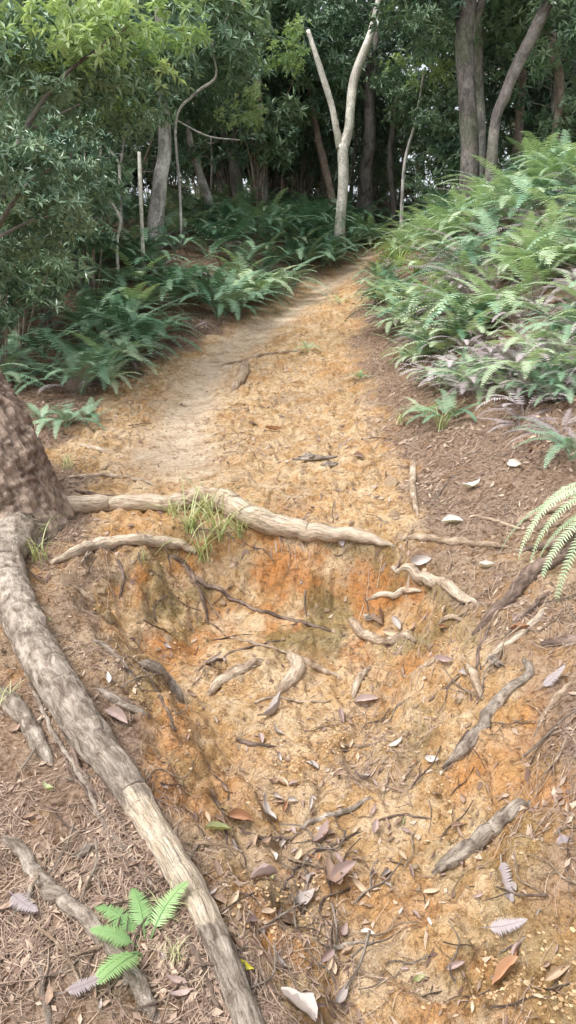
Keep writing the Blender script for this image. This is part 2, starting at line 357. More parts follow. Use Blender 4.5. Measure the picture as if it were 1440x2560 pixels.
RL=[
([(415,1388),(450,1405),(490,1450),(560,1488),(650,1530),(760,1560),(870,1592)],[7,7,6,6,5,5,4],MROOTD,'thin dark root snaking down the clay wall',0),
([(345,1655),(395,1685),(430,1725),(455,1760)],[10,18,19,9],MROOTG,'short grey root stub in the clay',0),
([(515,1735),(565,1705),(600,1682),(670,1648)],[8,16,15,9],MROOTT,'short pale root stub in the clay',.5),
([(685,1730),(725,1710),(748,1688),(740,1655),(722,1628)],[13,17,17,14,10],MROOTT,'hooked pale root in the gully',.5),
([(735,1655),(770,1662),(820,1682),(860,1698)],[8,9,7,3],MROOTT,'small pale root beside the hooked one',.4),
([(885,1740),(900,1700),(930,1665)],[8,11,7],MROOTT,'short pale root stub in the clay',.5),
([(875,1540),(890,1575),(925,1600),(970,1608),(1045,1596)],[8,13,14,13,7],MROOTT,'curved flaky root on the clay slope',.4),
([(915,1500),(970,1495),(1010,1490),(1055,1472)],[5,8,8,5],MROOTT,'thin tan root over the clay',.5),
([(985,1415),(1040,1445),(1090,1463),(1150,1490),(1210,1520)],[8,14,16,13,7],MROOTT,'pale forked root at the gully edge',.6),
([(1005,1343),(1100,1355),(1190,1365),(1285,1370)],[7,10,10,6],MROOTT,'straight brown root in the needles',.1),
([(1480,1350),(1400,1400),(1330,1440),(1265,1510),(1180,1582)],[17,20,19,16,8],MROOTD,'dark gnarled root on the sloping bank',0),
([(1470,1310),(1400,1360),(1280,1385)],[14,13,7],MROOTD,'dark root half buried in needles',0),
([(1480,1600),(1420,1612),(1350,1610)],[16,15,10],MROOTD,'dark broken root on the bank',0),
([(1375,1515),(1310,1580),(1250,1625),(1205,1665)],[8,9,8,5],MROOTT,'pale thin root across the bank',.8),
([(1310,1640),(1325,1690),(1265,1735),(1210,1810),(1165,1880),(1110,1912)],[8,12,14,16,16,10],MROOTG,'long curved root bordering the gully',.1),
([(1165,1655),(1180,1705),(1212,1745)],[8,12,8],MROOTT,'short tan root stub on clay',.3),
([(1325,1998),(1265,2045),(1200,2110),(1130,2160),(1080,2178)],[11,19,24,18,9],MROOTG,'thick tapering grey root on clay',.2),
([(1036,1150),(1030,1200),(1034,1250),(1048,1290)],[8,9,8,5],MROOTT,'short upright root in the needles',.4),
([(614,905),(612,940),(598,962),(580,980)],[10,13,13,8],MROOTT,'short pale root in the worn trail',.3),
([(545,915),(600,905),(680,885),(760,880)],[3,4,4,3],MROOTT,'thin root across the trail',.3),
([(-30,1720),(50,1790),(90,1850),(128,1915)],[22,22,20,14],MROOTG,'grey root piece beside the thick root',0),
([(-20,2075),(50,2130),(90,2190),(160,2262),(230,2325),(290,2400),(350,2480),(410,2570)],[14,17,19,20,20,22,23,25],MROOTG,'long grey root crossing the bank',.1),
([(20,2310),(60,2260),(80,2210)],[5,7,8],MROOTG,'short side root on the bank',0),
([(110,2350),(100,2440),(130,2570)],[5,7,9],MROOTG,'thin root among dead fern fronds',0),
([(140,1462),(190,1478),(240,1503)],[5,9,5],MROOTT,'small root stub on the bank',.3),
([(195,1112),(235,1125),(275,1133)],[4,7,4],MROOTT,'small stick like root near the pine',.6),
([(130,1750),(190,1900),(240,1990),(300,2060),(340,2130)],[5,7,7,6,4],MROOTD,'thin root hugging the thick one',0),
([(60,1680),(130,1830),(200,1940),(260,2060),(340,2160),(420,2280)],[5,6,6,6,5,4],MROOTG,'thin root hugging the thick one',0),
([(90,1720),(150,1880),(230,2010),(290,2120),(380,2240),(430,2330)],[4,4,5,5,4,4],MROOTD,'thin root hugging the thick one',0),
([(440,2290),(480,2370),(520,2450),(560,2560)],[5,9,9,8],MROOTD,'thin root hugging the thick one',0),
([(580,2068),(640,2095),(700,2100),(790,2082)],[3,5,5,3],MROOTD,'thin loose root on the gully floor',0),
([(740,2075),(800,2050),(870,2028),(935,1992)],[5,8,8,5],MROOTG,'thin root on the gully floor',0),
([(690,2250),(740,2175),(820,2120),(910,2080)],[3,4,4,3],MROOTD,'long thin root on the gully floor',0),
([(760,2372),(850,2368),(935,2355)],[3,6,3],MROOTG,'thin stick like root on leaf litter',0),
([(590,1848),(620,1868),(690,1866)],[5,7,3],MROOTD,'small dark root in the clay',0),
([(240,1720),(300,1760),(370,1790)],[6,12,6],MROOTG,'short root stub below the thick root',0),
([(1100,1560),(1130,1540),(1165,1560)],[5,8,5],MROOTT,'small root loop on clay',.3),
([(1290,1310),(1350,1285),(1440,1265)],[8,12,10],MROOTT,'pale tan root under needles',.3),
([(480,1690),(560,1640),(700,1600)],[2,3,3],MROOTD,'hair thin root on clay',0),
([(460,1400),(500,1480),(520,1560)],[5,5,3],MROOTD,'thin root hanging down the wall',0),
([(350,1650),(420,1780),(440,1840)],[3,4,3],MROOTD,'thin dark root over the clay',0),
([(1440,1700),(1380,1760),(1330,1850)],[6,7,3],MROOTT,'thin tan root on the mossy bank',.2),
([(150,1195),(280,1190),(400,1215)],[4,5,3],MROOTT,'thin root on trampled soil',.5),
([(160,1220),(260,1245),(330,1240)],[4,5,3],MROOTD,'thin dark root on trampled soil',.1),
([(930,2060),(1010,2040),(1090,2055)],[2,3,2],MROOTD,'hair thin root on clay',0),
([(1060,1760),(1120,1720),(1150,1680)],[3,4,3],MROOTD,'thin dark root over the clay',0),
([(520,1960),(560,2040),(570,2120)],[3,5,3],MROOTD,'thin dark root over the clay',0),
([(1230,1560),(1200,1620),(1190,1680)],[4,6,4],MROOTD,'thin dark root over the clay',0),
([(290,1395),(310,1440),(300,1500)],[4,4,2],MROOTD,'thin root hanging down the wall',0),
([(620,1760),(700,1745),(790,1760),(850,1745)],[3,4,3,2],MROOTT,'thin pale root in the gully',.4),
([(560,1590),(640,1610),(740,1640)],[3,4,3],MROOTT,'thin pale root in the gully',.3),
([(1000,1690),(1060,1670),(1110,1640)],[4,5,3],MROOTT,'thin pale root in the gully',.4),
([(820,1850),(900,1870),(980,1850)],[3,4,3],MROOTT,'thin pale root in the gully',.3),
([(230,1600),(290,1640),(340,1700)],[4,6,4],MROOTG,'thin grey root below the bank edge',.2),
([(760,2170),(770,2230),(750,2300)],[4,5,3],MROOTD,'thin root on the gully floor',0),
([(1180,1290),(1250,1310),(1340,1330)],[4,6,4],MROOTT,'thin root in the needles',.3),
([(1380,1480),(1320,1530),(1260,1590)],[5,7,4],MROOTD,'thin dark root on the bank',0),
]
for q,(px,rp,mt,lb,ba) in enumerate(RL): root(px,rp,mt,lb,bare=ba,seed=20+q,plates=.05,sink=.28,wig=.008,dive=.8,rough=.3)
# ------------------------------------------------------------------ leaf clouds
def leafcloud(C,A,nper,L,W,r,tintbase,spread=.9,fold=.12,droop=.25):
    n=len(C);C=np.repeat(C,nper,0);A=np.repeat(A,nper,0);N=len(C)
    A=A/np.linalg.norm(A,axis=1)[:,None]
    q=r.normal(size=(N,3));q-=A*(q*A).sum(1)[:,None];q/=np.linalg.norm(q,axis=1)[:,None]
    d=A*r.uniform(.05,.8,(N,1))+q*spread;d[:,2]-=droop*r.uniform(0,1,N);d/=np.linalg.norm(d,axis=1)[:,None]
    upv=A+np.array([0,0,.6])+r.normal(size=(N,3))*.25
    s=np.cross(d,upv);s/=np.linalg.norm(s,axis=1)[:,None]+1e-9;nn=np.cross(s,d)
    l=L*r.uniform(.6,1.15,(N,1));w=W*r.uniform(.7,1.2,(N,1))
    p0=C;p1=C+d*l*.45+s*w*.5+nn*w*fold*2;p3=C+d*l*.45-s*w*.5+nn*w*fold*2;p2=C+d*l-nn*l*.10
    V=np.stack([p0,p1,p2,p3],1).reshape(-1,3);b=np.arange(N)[:,None]*4
    T=np.concatenate([b+np.array([[0,1,2]]),b+np.array([[0,2,3]])])
    t=np.repeat(tintbase,nper)+r.uniform(-.2,.2,N)
    return V,T,np.repeat(t,4)
def crown_mesh(name,clumps,cr,nwh,L,W,mat,seed,nper=8,tb=.4):
    r=np.random.default_rng(seed);clumps=np.asarray(clumps);k=r.integers(0,len(clumps),nwh)
    off=r.normal(size=(nwh,3));off/=np.linalg.norm(off,axis=1)[:,None];off*=(r.uniform(0,1,(nwh,1))**.5)*cr*np.array([1,1,.6])
    C=clumps[k]+off;A=off/cr+np.array([0,0,.55])+r.normal(size=(nwh,3))*.3
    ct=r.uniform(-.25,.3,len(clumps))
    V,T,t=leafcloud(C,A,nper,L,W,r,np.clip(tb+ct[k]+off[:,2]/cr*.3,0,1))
    return build(name,V,[(T,0)],[mat],{'tint':np.clip(t,0,1)},False)
def rtree(seed,h,r0,mat,crown_lo,crown_r,nl,lfmat,L,W,nwh,cr):
    r=np.random.default_rng(seed);bend=r.normal(size=(5,2))*.18
    P=[(0,0,-.3)]+[(bend[i,0]*(i+1)*.4,bend[i,1]*(i+1)*.4,h*(i+1)/5) for i in range(5)]
    P=catmull(P,34);R=np.interp(P[:,2],[-.3,.1,h],[r0*1.5,r0,r0*.22]);mb=MB().tube(P,R,10,.12,seed,0,freq=2)
    cl=[]
    for i in range(nl):
        z=r.uniform(crown_lo,h*.97);k=int(np.argmin(abs(P[:,2]-z)));a=r.uniform(0,6.28);l=crown_r*r.uniform(.5,1.1)*(1-.35*(z/h))
        e=P[k]+np.array([math.cos(a)*l,math.sin(a)*l,l*r.uniform(.1,.8)]);m=(P[k]+e)/2+r.normal(size=3)*.18*l
        B=catmull([P[k],m,e],10);mb.tube(B,np.linspace(R[k]*.42,.008,10),5,.1,seed+i,0,False)
        cl+= [e,(e+m)/2+r.normal(size=3)*.25,e+r.normal(size=3)*.35]
    return mb.mesh('tree_trunk',mat),crown_mesh('tree_crown',cl,cr,nwh,L,W,lfmat,seed)
VAR=[]
for q,(h,r0,mt,lo,lf,nw,cr_,cc) in enumerate([(7.5,.10,MDARK,1.9,LF_FAR,850,1.9,.5),(8,.12,MGREY,2.3,LF_FAR,850,1.9,.5),(7,.07,MRED,1.5,LF_FAR,800,1.9,.5),(7.5,.09,MDARK,2.0,LF_FAR,850,1.9,.5),(7,.08,MGREY,1.2,LF_MID,800,1.8,.45),(6,.05,MRED,.9,LF_FAR,750,1.6,.45),(4.2,.03,MGREY,.9,LF_MID,380,1.1,.38),(3.4,.024,MRED,.7,LF_MID,300,.9,.35)]):
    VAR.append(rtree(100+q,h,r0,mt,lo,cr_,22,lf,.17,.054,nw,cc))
LBL=['slender dark trunked tree with dense green leaves','grey lichen trunked tree with a leafy crown','thin reddish trunked tree in the woods','dark trunked tree with a spreading crown','pale grey young tree with low leafy branches','thin crooked sapling tree in the understorey','young leafy tree growing above the ferns','short leafy young tree above the ferns']
def place_tree(v,x,y,s,group='forest trees behind the trail'):
    z=float(H(x,y));e=add('broadleaf_tree',None,loc=(x,y,z),rot=(random.uniform(-.07,.07),random.uniform(-.07,.07),random.uniform(0,6.28)),scale=s);tag(e,LBL[v],'tree',group)
    add('trunk',VAR[v][0],parent=e);add('crown',VAR[v][1],parent=e)
pts=[]
tries=0
while len(pts)<36 and tries<6000:
    tries+=1
    y=17+random.random()**1.1*13;x=random.uniform(-1,1)*(.44*y+1.0)
    if y<19 and TL(y)-.6<x<TR(y)+.8: continue
    if any((x-a)**2+(y-b)**2<(1.3)**2 for a,b in pts): continue
    pts.append((x,y));place_tree(random.randrange(6),x,y,random.uniform(.85,1.2))
for x,y,v,s in [(-4.3,11.5,6,1),(-3.4,13,6,1.1),(-5.2,13.5,6,1.2),(-2.6,14.4,7,1.1),(-1.6,16,6,1),(-.6,18.2,7,1.2),(-4.9,15.3,6,1.1),(.4,19.4,6,1.1),(-3.2,10.4,7,.9),(-4.1,9.4,7,1.),(3.4,16.6,7,1),(4.6,14.4,6,1),(5.5,15.8,6,1.2),(3.9,17,6,1),(6,13.6,6,1.),(2.7,19.4,6,1.1),(-1.9,17.5,6,1.2),(-6,16.5,6,1.2),(1.6,20,6,1.3),(4.3,19,6,1.3)]: place_tree(v,x,y,s)
r=np.random.default_rng(5);n=1000
C=np.stack([r.uniform(-34,34,n),r.uniform(34,48,n),r.uniform(0,1,n)**1.5*14+.2],-1)
C[:,2]+=H(C[:,0],C[:,1])
Vv,T,t=leafcloud(C,r.normal(size=(n,3))*.5+np.array([0,0,1]),9,.5,.17,r,r.uniform(.2,.9,n))
o=add('far_woodland',build('far_woodland',Vv,[(T,0)],[LF_FAR],{'tint':np.clip(t,0,1)},False));tag(o,'distant mass of green woodland foliage beyond the ridge','woodland',kind='stuff')
def traced(trunks,y,mat,label,crowns=(),name='broadleaf_tree',k=12,seed=1,rough=.1,bare=0.,group='forest trees behind the trail',cat='tree'):
    u,v,_=trunks[0][0];p,m=atdist(u,v,y);base=np.array([p[0],y,float(H(p[0],y))])
    e=add(name,None,loc=base);tag(e,label,cat,group)
    mb=MB()
    for ti,tr in enumerate(trunks):
        P=[];R=[]
        for (u,v,w) in tr:
            p,m=atdist(u,v,y);P.append(p);R.append(w*m*.5)
        if ti==0 and P[0][2]>base[2]-.1: P=[base-np.array([0,0,.15])]+P;R=[R[0]*1.35]+R
        c=catmull(np.column_stack([P,R]),max(10,len(P)*7));mb.tube(c[:,:3],np.maximum(c[:,3],.003),k,rough,seed+ti,bare,True,freq=3)
    add('trunk',mb.mesh('traced_trunk',mat,base),parent=e)
    for (msh,u,v,dy,s,rz) in crowns:
        p,m=atdist(u,v,y+dy);o=add('crown',msh,loc=p-base,rot=(0,0,rz),scale=s,parent=e)
    return e
def ell(n,a,b,c,seed):
    r=np.random.default_rng(seed);q=r.normal(size=(n,3));q/=np.linalg.norm(q,axis=1)[:,None];return q*(r.uniform(.2,1,(n,1))**.5)*np.array([a,b,c])
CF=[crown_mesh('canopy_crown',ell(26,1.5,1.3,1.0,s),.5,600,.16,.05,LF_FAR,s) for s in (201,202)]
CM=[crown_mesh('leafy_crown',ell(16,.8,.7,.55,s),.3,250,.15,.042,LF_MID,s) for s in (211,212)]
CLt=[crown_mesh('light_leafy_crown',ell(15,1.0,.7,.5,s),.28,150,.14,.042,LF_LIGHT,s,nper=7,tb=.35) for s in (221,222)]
traced([[(392,612,46),(390,560,42),(400,450,36),(412,370,34),(405,200,30),(400,60,27),(395,-250,22)]],12.0,MGREY,'grey lichen covered trunk rising from the ferns',[(CF[0],400,-60,.5,1.2,0),(CM[0],380,120,-.3,1.1,1),(CM[1],500,120,.3,1.1,1),(CM[1],330,200,.8,1.0,3)],seed=31)
traced([[(850,560,27),(858,450,26),(856,362,28)],[(852,372,22),(840,320,17),(828,260,16),(800,170,15),(770,75,10)],[(858,370,25),(872,320,23),(885,200,23),(925,90,19),(948,0,18),(965,-120,16)]],14.6,MPALE,'pale smooth barked tree forking into two stems',[(CLt[1],985,30,.6,.45,2),(CF[1],1000,-160,.4,1,0)],seed=33)
traced([[(1175,410,48),(1168,250,44),(1160,100,46),(1170,0,44),(1175,-250,36)],[(1165,120,24),(1200,20,20),(1230,-90,16)]],12.5,MDARK,'thick dark trunk on the fern bank',[(CF[0],1150,-120,.5,1.2,1),(CM[1],1080,60,.6,.9,0)],seed=35)
traced([[(1203,340,24),(1196,200,24),(1198,60,22),(1200,-150,20)]],14,MGREY,'pale grey trunk behind a darker one',[(CF[1],1250,-60,.5,1.1,1)],seed=36)
traced([[(1236,320,26),(1262,240,28),(1290,170,30),(1350,50,32),(1410,-90,28)]],12,MDARK,'dark trunk leaning strongly to one side',[(CM[0],1400,60,.4,1.0,2),(CF[0],1380,-130,.8,.9,2)],seed=37)
traced([[(1400,220,22),(1382,130,24),(1372,30,24),(1365,-120,20)]],13,MRED,'reddish trunk at the top of the bank',[(CF[1],1400,-80,.4,.9,2)],seed=38)
traced([[(1305,200,20),(1300,80,20),(1300,-60,18)]],15,MRED,'slim reddish trunk on the ridge',[(CF[0],1300,-60,.8,.9,0),(CM[1],1300,180,.8,.9,0)],seed=39)
traced([[(535,540,20),(512,470,19),(480,375,16),(470,300,12)]],14,MGREY,'slim grey trunk leaning sideways',[(CM[1],470,260,.2,1.0,2)],seed=41)
traced([[(357,612,10),(352,500,10),(348,380,9)]],11,MPALE,'thin pale dead sapling stem',seed=42,name='dead_sapling',k=7)
traced([[(292,612,8),(300,548,9),(268,492,9),(240,440,8),(250,360,6),(190,278,4)],[(300,470,7),(292,400,7),(240,340,6),(225,300,4)]],10.6,MPALE,'thin crooked pale stem among leaves',[(CM[1],230,260,.8,.7,0)],seed=43,k=7,name='sapling')
traced([[(305,560,7),(300,440,7),(312,330,6),(300,240,5),(330,190,4)]],12.5,MGREY,'thin wavy pale sapling',[(CM[0],320,190,.1,.8,0)],seed=44,k=7,name='sapling')
traced([[(598,505,34),(588,400,32),(600,250,26),(610,60,20)],[(590,420,20),(560,340,16),(540,200,12)]],15.6,MDARK,'dark brown trunk in a cluster',[(CF[0],600,60,.3,1.0,0)],seed=45)
traced([[(642,500,26),(638,400,26),(645,300,24),(640,100,18)]],15.8,MRED,'brown trunk in a cluster',[(CF[1],680,60,.3,1,0)],seed=46)
traced([[(660,480,20),(655,400,20),(662,300,16)]],16.2,MGREY,'slim grey trunk in a cluster',[(CF[1],660,200,.5,.7,1)],seed=47)
traced([[(830,500,20),(812,420,20),(790,320,16),(770,200,10)]],16.5,MRED,'reddish slanting trunk in the woods',[(CM[1],760,180,.1,1.5,1),(CM[0],730,280,.3,1.2,1)],seed=48)
traced([[(918,520,38),(915,430,34),(925,330,30),(920,100,24)]],16.8,MDARK,'mossy dark trunk at the trail bend',[(CF[0],900,120,.6,1,1)],seed=49)
traced([[(985,520,16),(975,400,16),(990,250,14)]],17,MDARK,'slim dark trunk at the trail bend',[(CF[1],1000,260,.6,.8,1)],seed=50)
traced([[(172,400,13),(168,260,13),(178,60,12)]],11,MGREY,'slim upright grey trunk beyond ferns',[(CM[0],170,180,.4,1.0,1),(CM[1],120,380,.4,.9,1)],seed=51,k=8)
traced([[(-60,760,30),(0,500,24),(60,330,16),(150,200,10),(260,110,7),(330,60,4)],[(60,330,9),(120,300,7),(200,260,4)]],7.2,MDARK,'young tree with light green leaves overhanging the trail',
 [(CLt[0],110,70,0,.8,0),(CLt[1],300,90,.5,.75,1),(CLt[0],430,40,1.2,.8,3),(CM[0],60,200,.3,.75,2),(CM[1],150,160,.8,.9,0),(CLt[1],200,180,.9,.7,4),(CM[0],330,230,1.6,.8,4)],seed=52,k=9)
traced([[(455,640,7),(450,480,7),(440,300,7),(490,232,7),(540,190,6),(532,110,5),(565,50,4),(600,-40,3)],[(440,300,5),(520,340,4),(600,350,3)]],12,MGREY,'thin curved pale branching sapling',[(CLt[1],560,40,.4,.8,0),(CLt[0],620,270,.6,.6,2),(CLt[1],330,140,.8,.9,2),(CLt[0],720,120,1.4,.7,2)],seed=53,k=7,name='sapling')
traced([[(-80,800,20),(-20,600,16),(60,470,9),(130,420,5)],[(-20,600,9),(60,560,6),(120,540,4)]],6.2,MDARK,'glossy leaved shrub beside the trail',
 [(CM[0],30,420,0,.6,0),(CM[1],100,500,.4,.6,1),(CM[0],150,400,.8,.5,2),(CM[1],20,580,.5,.6,3),(CM[1],180,480,1.4,.5,3)],name='shrub',seed=54,k=8,cat='shrub',group='shrubs beside the trail')
traced([[(1010,420,8),(1040,300,7),(1060,180,6)]],14.5,MGREY,'young tree with bright leaf rosettes',[(CLt[0],1060,180,0,.7,0),(CM[0],1010,230,.6,.8,1),(CM[1],1080,300,.2,.8,0)],seed=55,k=8)
def shrubmesh(seed,h,w,lf,nwh,L,W):
    r=np.random.default_rng(seed);mb=MB();cl=[]
    for i in range(7):
        a=r.uniform(0,6.28);e=np.array([math.cos(a)*w*r.uniform(.2,1),math.sin(a)*w*r.uniform(.2,1),h*r.uniform(.5,1)])
        P=catmull([(0,0,-.1),e*[.3,.3,.5]+r.normal(size=3)*.05,e],10);mb.tube(P,np.linspace(.018,.004,10),5,.1,seed+i,0,False)
        cl+=[e,e*.8+r.normal(size=3)*.1,e*.6]
    return mb.mesh('shrub_stems',MRED),crown_mesh('shrub_foliage',cl,.28,nwh,L,W,lf,seed)
SH=[shrubmesh(301,1.5,.6,LF_MID,230,.12,.035),shrubmesh(302,1.1,.6,LF_MID,240,.12,.035),shrubmesh(303,2.2,.8,LF_FAR,320,.15,.045)]
def shrub(v,x,y,s,label='leafy green understorey shrub'):
    e=add('shrub',None,loc=(x,y,float(H(x,y))),rot=(0,0,random.uniform(0,6.28)),scale=s);tag(e,label,'shrub','understorey shrubs')
    add('stem',SH[v][0],parent=e);add('foliage',SH[v][1],parent=e)
for q in range(74):
    y=random.uniform(15.5,24) if q<50 else random.uniform(24,31);x=random.uniform(-1,1)*(.42*y+.5)
    if TL(y)-.6<x<TR(y)+.6 and y<21: continue
    if q>=50 and x<-4: continue
    shrub(random.choice([0,2,2]) if q<50 else 2,x,y,random.uniform(.9,1.4))
for x,y in [(-3.6,9),(-3.9,10.5),(-4.5,11.6),(-3.1,10.9),(-2.9,8.2),(-5,13),(-3.4,12.4),(5.2,12.5),(4.4,13.2),(3.2,14.5),(6,14),(2.9,15.2),(4.6,11.4),(5.2,11),(-2.9,9.3),(-3.3,7.6),(-2.75,7.2),(-3.3,8.6),(-2.5,9.9)]: shrub(random.choice([0,2]),x,y,random.uniform(.75,1.05))
# ------------------------------------------------------------------ ferns
def fern_data(seed,nf,L,plen,pw,pairs,e0=(60,85),e1=(-45,-5),azr=(0,360),lens=(.7,1.1),curl=.0):
    r=np.random.default_rng(seed);V=[];T=[];tt=[];c=0
    for f in range(nf):
        az=math.radians(r.uniform(*azr) if azr!=(0,360) else f*360/nf+r.uniform(-25,25));Lf=L*r.uniform(*lens)
        a0=math.radians(r.uniform(*e0));a1=math.radians(r.uniform(*e1));n=pairs+8
        t=np.linspace(0,1,n);el=a0+(a1-a0)*t**.8;st=Lf/(n-1);yaw=az+r.normal()*.35*t
        d=np.stack([np.cos(el)*np.cos(yaw),np.cos(el)*np.sin(yaw),np.sin(el)],-1)
        P=np.vstack([[0,0,-.02],np.cumsum(d*st,0)[:-1]])+np.array([math.cos(az),math.sin(az),0])*.02
        tint=r.uniform(.15,.85);s=np.stack([-np.sin(yaw),np.cos(yaw),np.zeros(n)],-1);nn=np.cross(d,s)
        w=np.linspace(.0028,.0008,n)[:,None]
        R=np.stack([P+s*w,P-s*w,P+nn*w*1.2],1).reshape(-1,3);V.append(R);tt.append(np.full(len(R),tint*.5))
        for i in range(n-1):
            for a,b in ((0,1),(1,2),(2,0)):
                T+= [(c+i*3+a,c+i*3+b,c+i*3+3+b),(c+i*3+a,c+i*3+3+b,c+i*3+3+a)]
        c+=len(R)
        for i in range(n):
            if t[i]<.2: continue
            lp=plen*min(1,(t[i]-.12)/.22)*(1-t[i])**.62*1.25+.004
            for sg in (1,-1):
                dd=s[i]*sg*.93+d[i]*.36+r.normal(size=3)*.05;dr=-np.array([0,0,1])*.18
                dd/=np.linalg.norm(dd);ww=d[i]*pw*.5;l=lp*r.uniform(.9,1.08)
                mid=P[i]+dd*l*.45+dr*l*.12;tip=P[i]+dd*l+dr*l*.55+nn[i]*curl*l
                q=np.array([P[i]-ww*.9,P[i]+ww*.9,mid+ww*.8,mid-ww*.8,tip]);V.append(q)
                T+= [(c,c+1,c+2),(c,c+2,c+3),(c+3,c+2,c+4)];c+=5
                tt.append(np.clip(tint+np.array([-.1,-.1,0,0,.15])+r.normal()*.06,0,1))
    return np.vstack(V),np.array(T),np.concatenate(tt)
def fern_mesh(name,mat,*a,**k):
    V,T,t=fern_data(*a,**k);return build(name,V,[(T,0)],[mat],{'tint':t},False)
FG=[fern_mesh('fern_plant',FERN_G,400+i,13+i,.9,.12,.015,30,e0=(55,88),e1=(-60,10)) for i in range(4)]
FL=[fern_mesh('fern_plant',FERN_L,410+i,12+i,.95,.125,.015,30,e0=(55,88),e1=(-65,10)) for i in range(3)]
FD=[fern_mesh('dead_fern_plant',FERN_D,420+i,17,.7,.07,.010,24,e0=(20,85),e1=(-80,0),curl=-.4) for i in range(2)]
GF='ferns growing along the trail'
def fern(ms,x,y,s,label,rz=None,name='fern',cat='fern',tilt=(0,0),z=None):
    zz=float(H(x,y)) if z is None else z
    o=add(name,ms,loc=(x,y,zz),rot=(tilt[0],tilt[1],random.uniform(0,6.28) if rz is None else rz),scale=s);return tag(o,label,cat,GF)
LG='dark green arching fern clump on the bank';LLb='light green arching fern clump on the bank';LD='dried grey brown fern clump on the bank'
def rand_fern(x,y,s,pl,pd):
    q=random.random();nrm=normal(x,y,.2);tl=(-nrm.y*.4,nrm.x*.4)
    if q<pd: fern(random.choice(FD),x,y,s,LD,name='dead_fern',tilt=tl)
    elif q<pd+pl: fern(random.choice(FL),x,y,s,LLb,tilt=tl)
    else: fern(random.choice(FG),x,y,s,LG,tilt=tl)
def right_pt(rr,ymax=15.5,y0=4.6):
    while True:
        y=y0+(ymax-y0)*rr()**1.5;x=TR(y)+.15+5.05*rr()
        if x>.41*y+.4: continue
        if y<6.2 and x<1.15+(6.2-y)*.22: continue
        return float(x),y
def left_pt(rr):
    while True:
        y=6.8+12*rr();x=TL(y)-.1-rr()**1.6*(.43*y+.4+TL(y))
        if x<-.43*y-.4: continue
        return float(x),y
for _ in range(155):
    x,y=right_pt(random.random,15.5,5.6);edge=ss((x-TR(y))/1.2);rand_fern(x,y,random.uniform(.75,1.25)*(.6+.4*edge)*(.62 if y<7 else (.78 if y<8.5 else 1)),.5,.34 if y<9.5 else .15)
for _ in range(24):
    y=random.uniform(4.7,6.1);x=random.uniform(1.2+(6.2-y)*.22,.41*y+.2);rand_fern(float(x),y,random.uniform(.32,.55),.35,.42)
for _ in range(105):
    x,y=left_pt(random.random);rand_fern(x,y,random.uniform(.6,.95) if y<8.5 else random.uniform(.85,1.25),.22,.12)
for u,v,s,ms,lb in [(165,1070,.5,FG[0],LG),(105,1060,.4,FG[2],LG),(215,1062,.4,FG[1],LG),(190,960,.6,FG[3],LG),(270,965,.6,FL[0],LLb),(60,890,.7,FG[1],LG),(310,790,.75,FG[2],LG),(1115,1060,.45,FG[1],LG),(1060,1045,.36,FL[1],LLb),(1320,960,.7,FL[2],LLb),(1380,1000,.6,FG[0],LG),(1090,870,.55,FL[0],LLb),(1160,830,.6,FG[3],LG),(940,760,.5,FG[2],LG),(1080,950,.4,FL[1],LLb),(960,790,.4,FL[0],LLb),(770,880,.28,FL[2],LLb),(850,760,.3,FL[0],LLb),(900,950,.22,FL[1],LLb),(590,735,.6,FG[0],LG),(660,700,.6,FG[3],LG),(740,665,.65,FG[1],LG),(820,640,.7,FG[2],LG),(880,615,.7,FG[0],LG),(440,830,.4,FG[2],LG),(1430,1150,.5,FG[2],LG),(1400,1090,.5,FD[0],LD),(1220,980,.45,FD[1],LD),(1300,1070,.5,FD[0],LD),(1150,930,.45,FD[1],LD),(1010,830,.4,FL[1],LLb),(1010,740,.5,FL[2],LLb),(1130,740,.6,FL[0],LLb),(1180,940,.4,FG[2],LG),(1270,990,.45,FL[1],LLb),(1020,900,.3,FG[1],LG)]:
    p,m=hit(u,v);fern(ms,p[0],p[1],s,lb)
def mass(pts,mat,name,label,seeds,scl):
    datas=[fern_data(s,9,.9,.125,.024,17,e0=(55,88),e1=(-60,10)) for s in seeds];r=np.random.default_rng(seeds[0]);VV=[];TT=[];tt=[];c=0
    for x,y in pts:
        Vd,Td,td=datas[r.integers(len(datas))];a=r.uniform(0,6.28);s=r.uniform(*scl);R=np.array([[math.cos(a),-math.sin(a),0],[math.sin(a),math.cos(a),0],[0,0,1]])
        VV.append(Vd@R.T*s+np.array([x,y,float(H(x,y))]));TT.append(Td+c);tt.append(np.clip(td+r.uniform(-.25,.2),0,1));c+=len(Vd)
    o=add(name,build(name,np.vstack(VV),[(np.vstack(TT),0)],[mat],{'tint':np.concatenate(tt)},False));tag(o,label,'ferns',kind='stuff')
rr=np.random.default_rng(91);f=lambda:float(rr.random())
def knoll():
    while True:
        y=10+9*f();x=TL(y)-.05-2.6*f()**1.2
        if x>-.43*y-.4: return float(x),y
mass([left_pt(f) for _ in range(60)]+[knoll() for _ in range(60)]+[right_pt(f,15.5,7) for _ in range(30)],FERN_G,'dark_fern_undergrowth','dense dark green fern undergrowth on the banks',[451,452],(.7,1.15))
mass([right_pt(f,15.5,6.8) for _ in range(65)]+[knoll() for _ in range(20)],FERN_L,'light_fern_undergrowth','dense light green fern undergrowth on the bank',[461,462],(.55,1.0))
mass([right_pt(f,9.5,4.8) for _ in range(90)]+[left_pt(f) for _ in range(15)],FERN_D,'dead_fern_undergrowth','tangle of dead grey brown fern fronds on the bank',[471,472],(.3,.6))
m1=fern_mesh('small_fern_plant',leafmat('fresh_fern',(.22,.38,.14),(.38,.56,.25),.45,.3),431,6,.155,.036,.0056,22,e0=(25,60),e1=(-20,15),azr=(40,270))
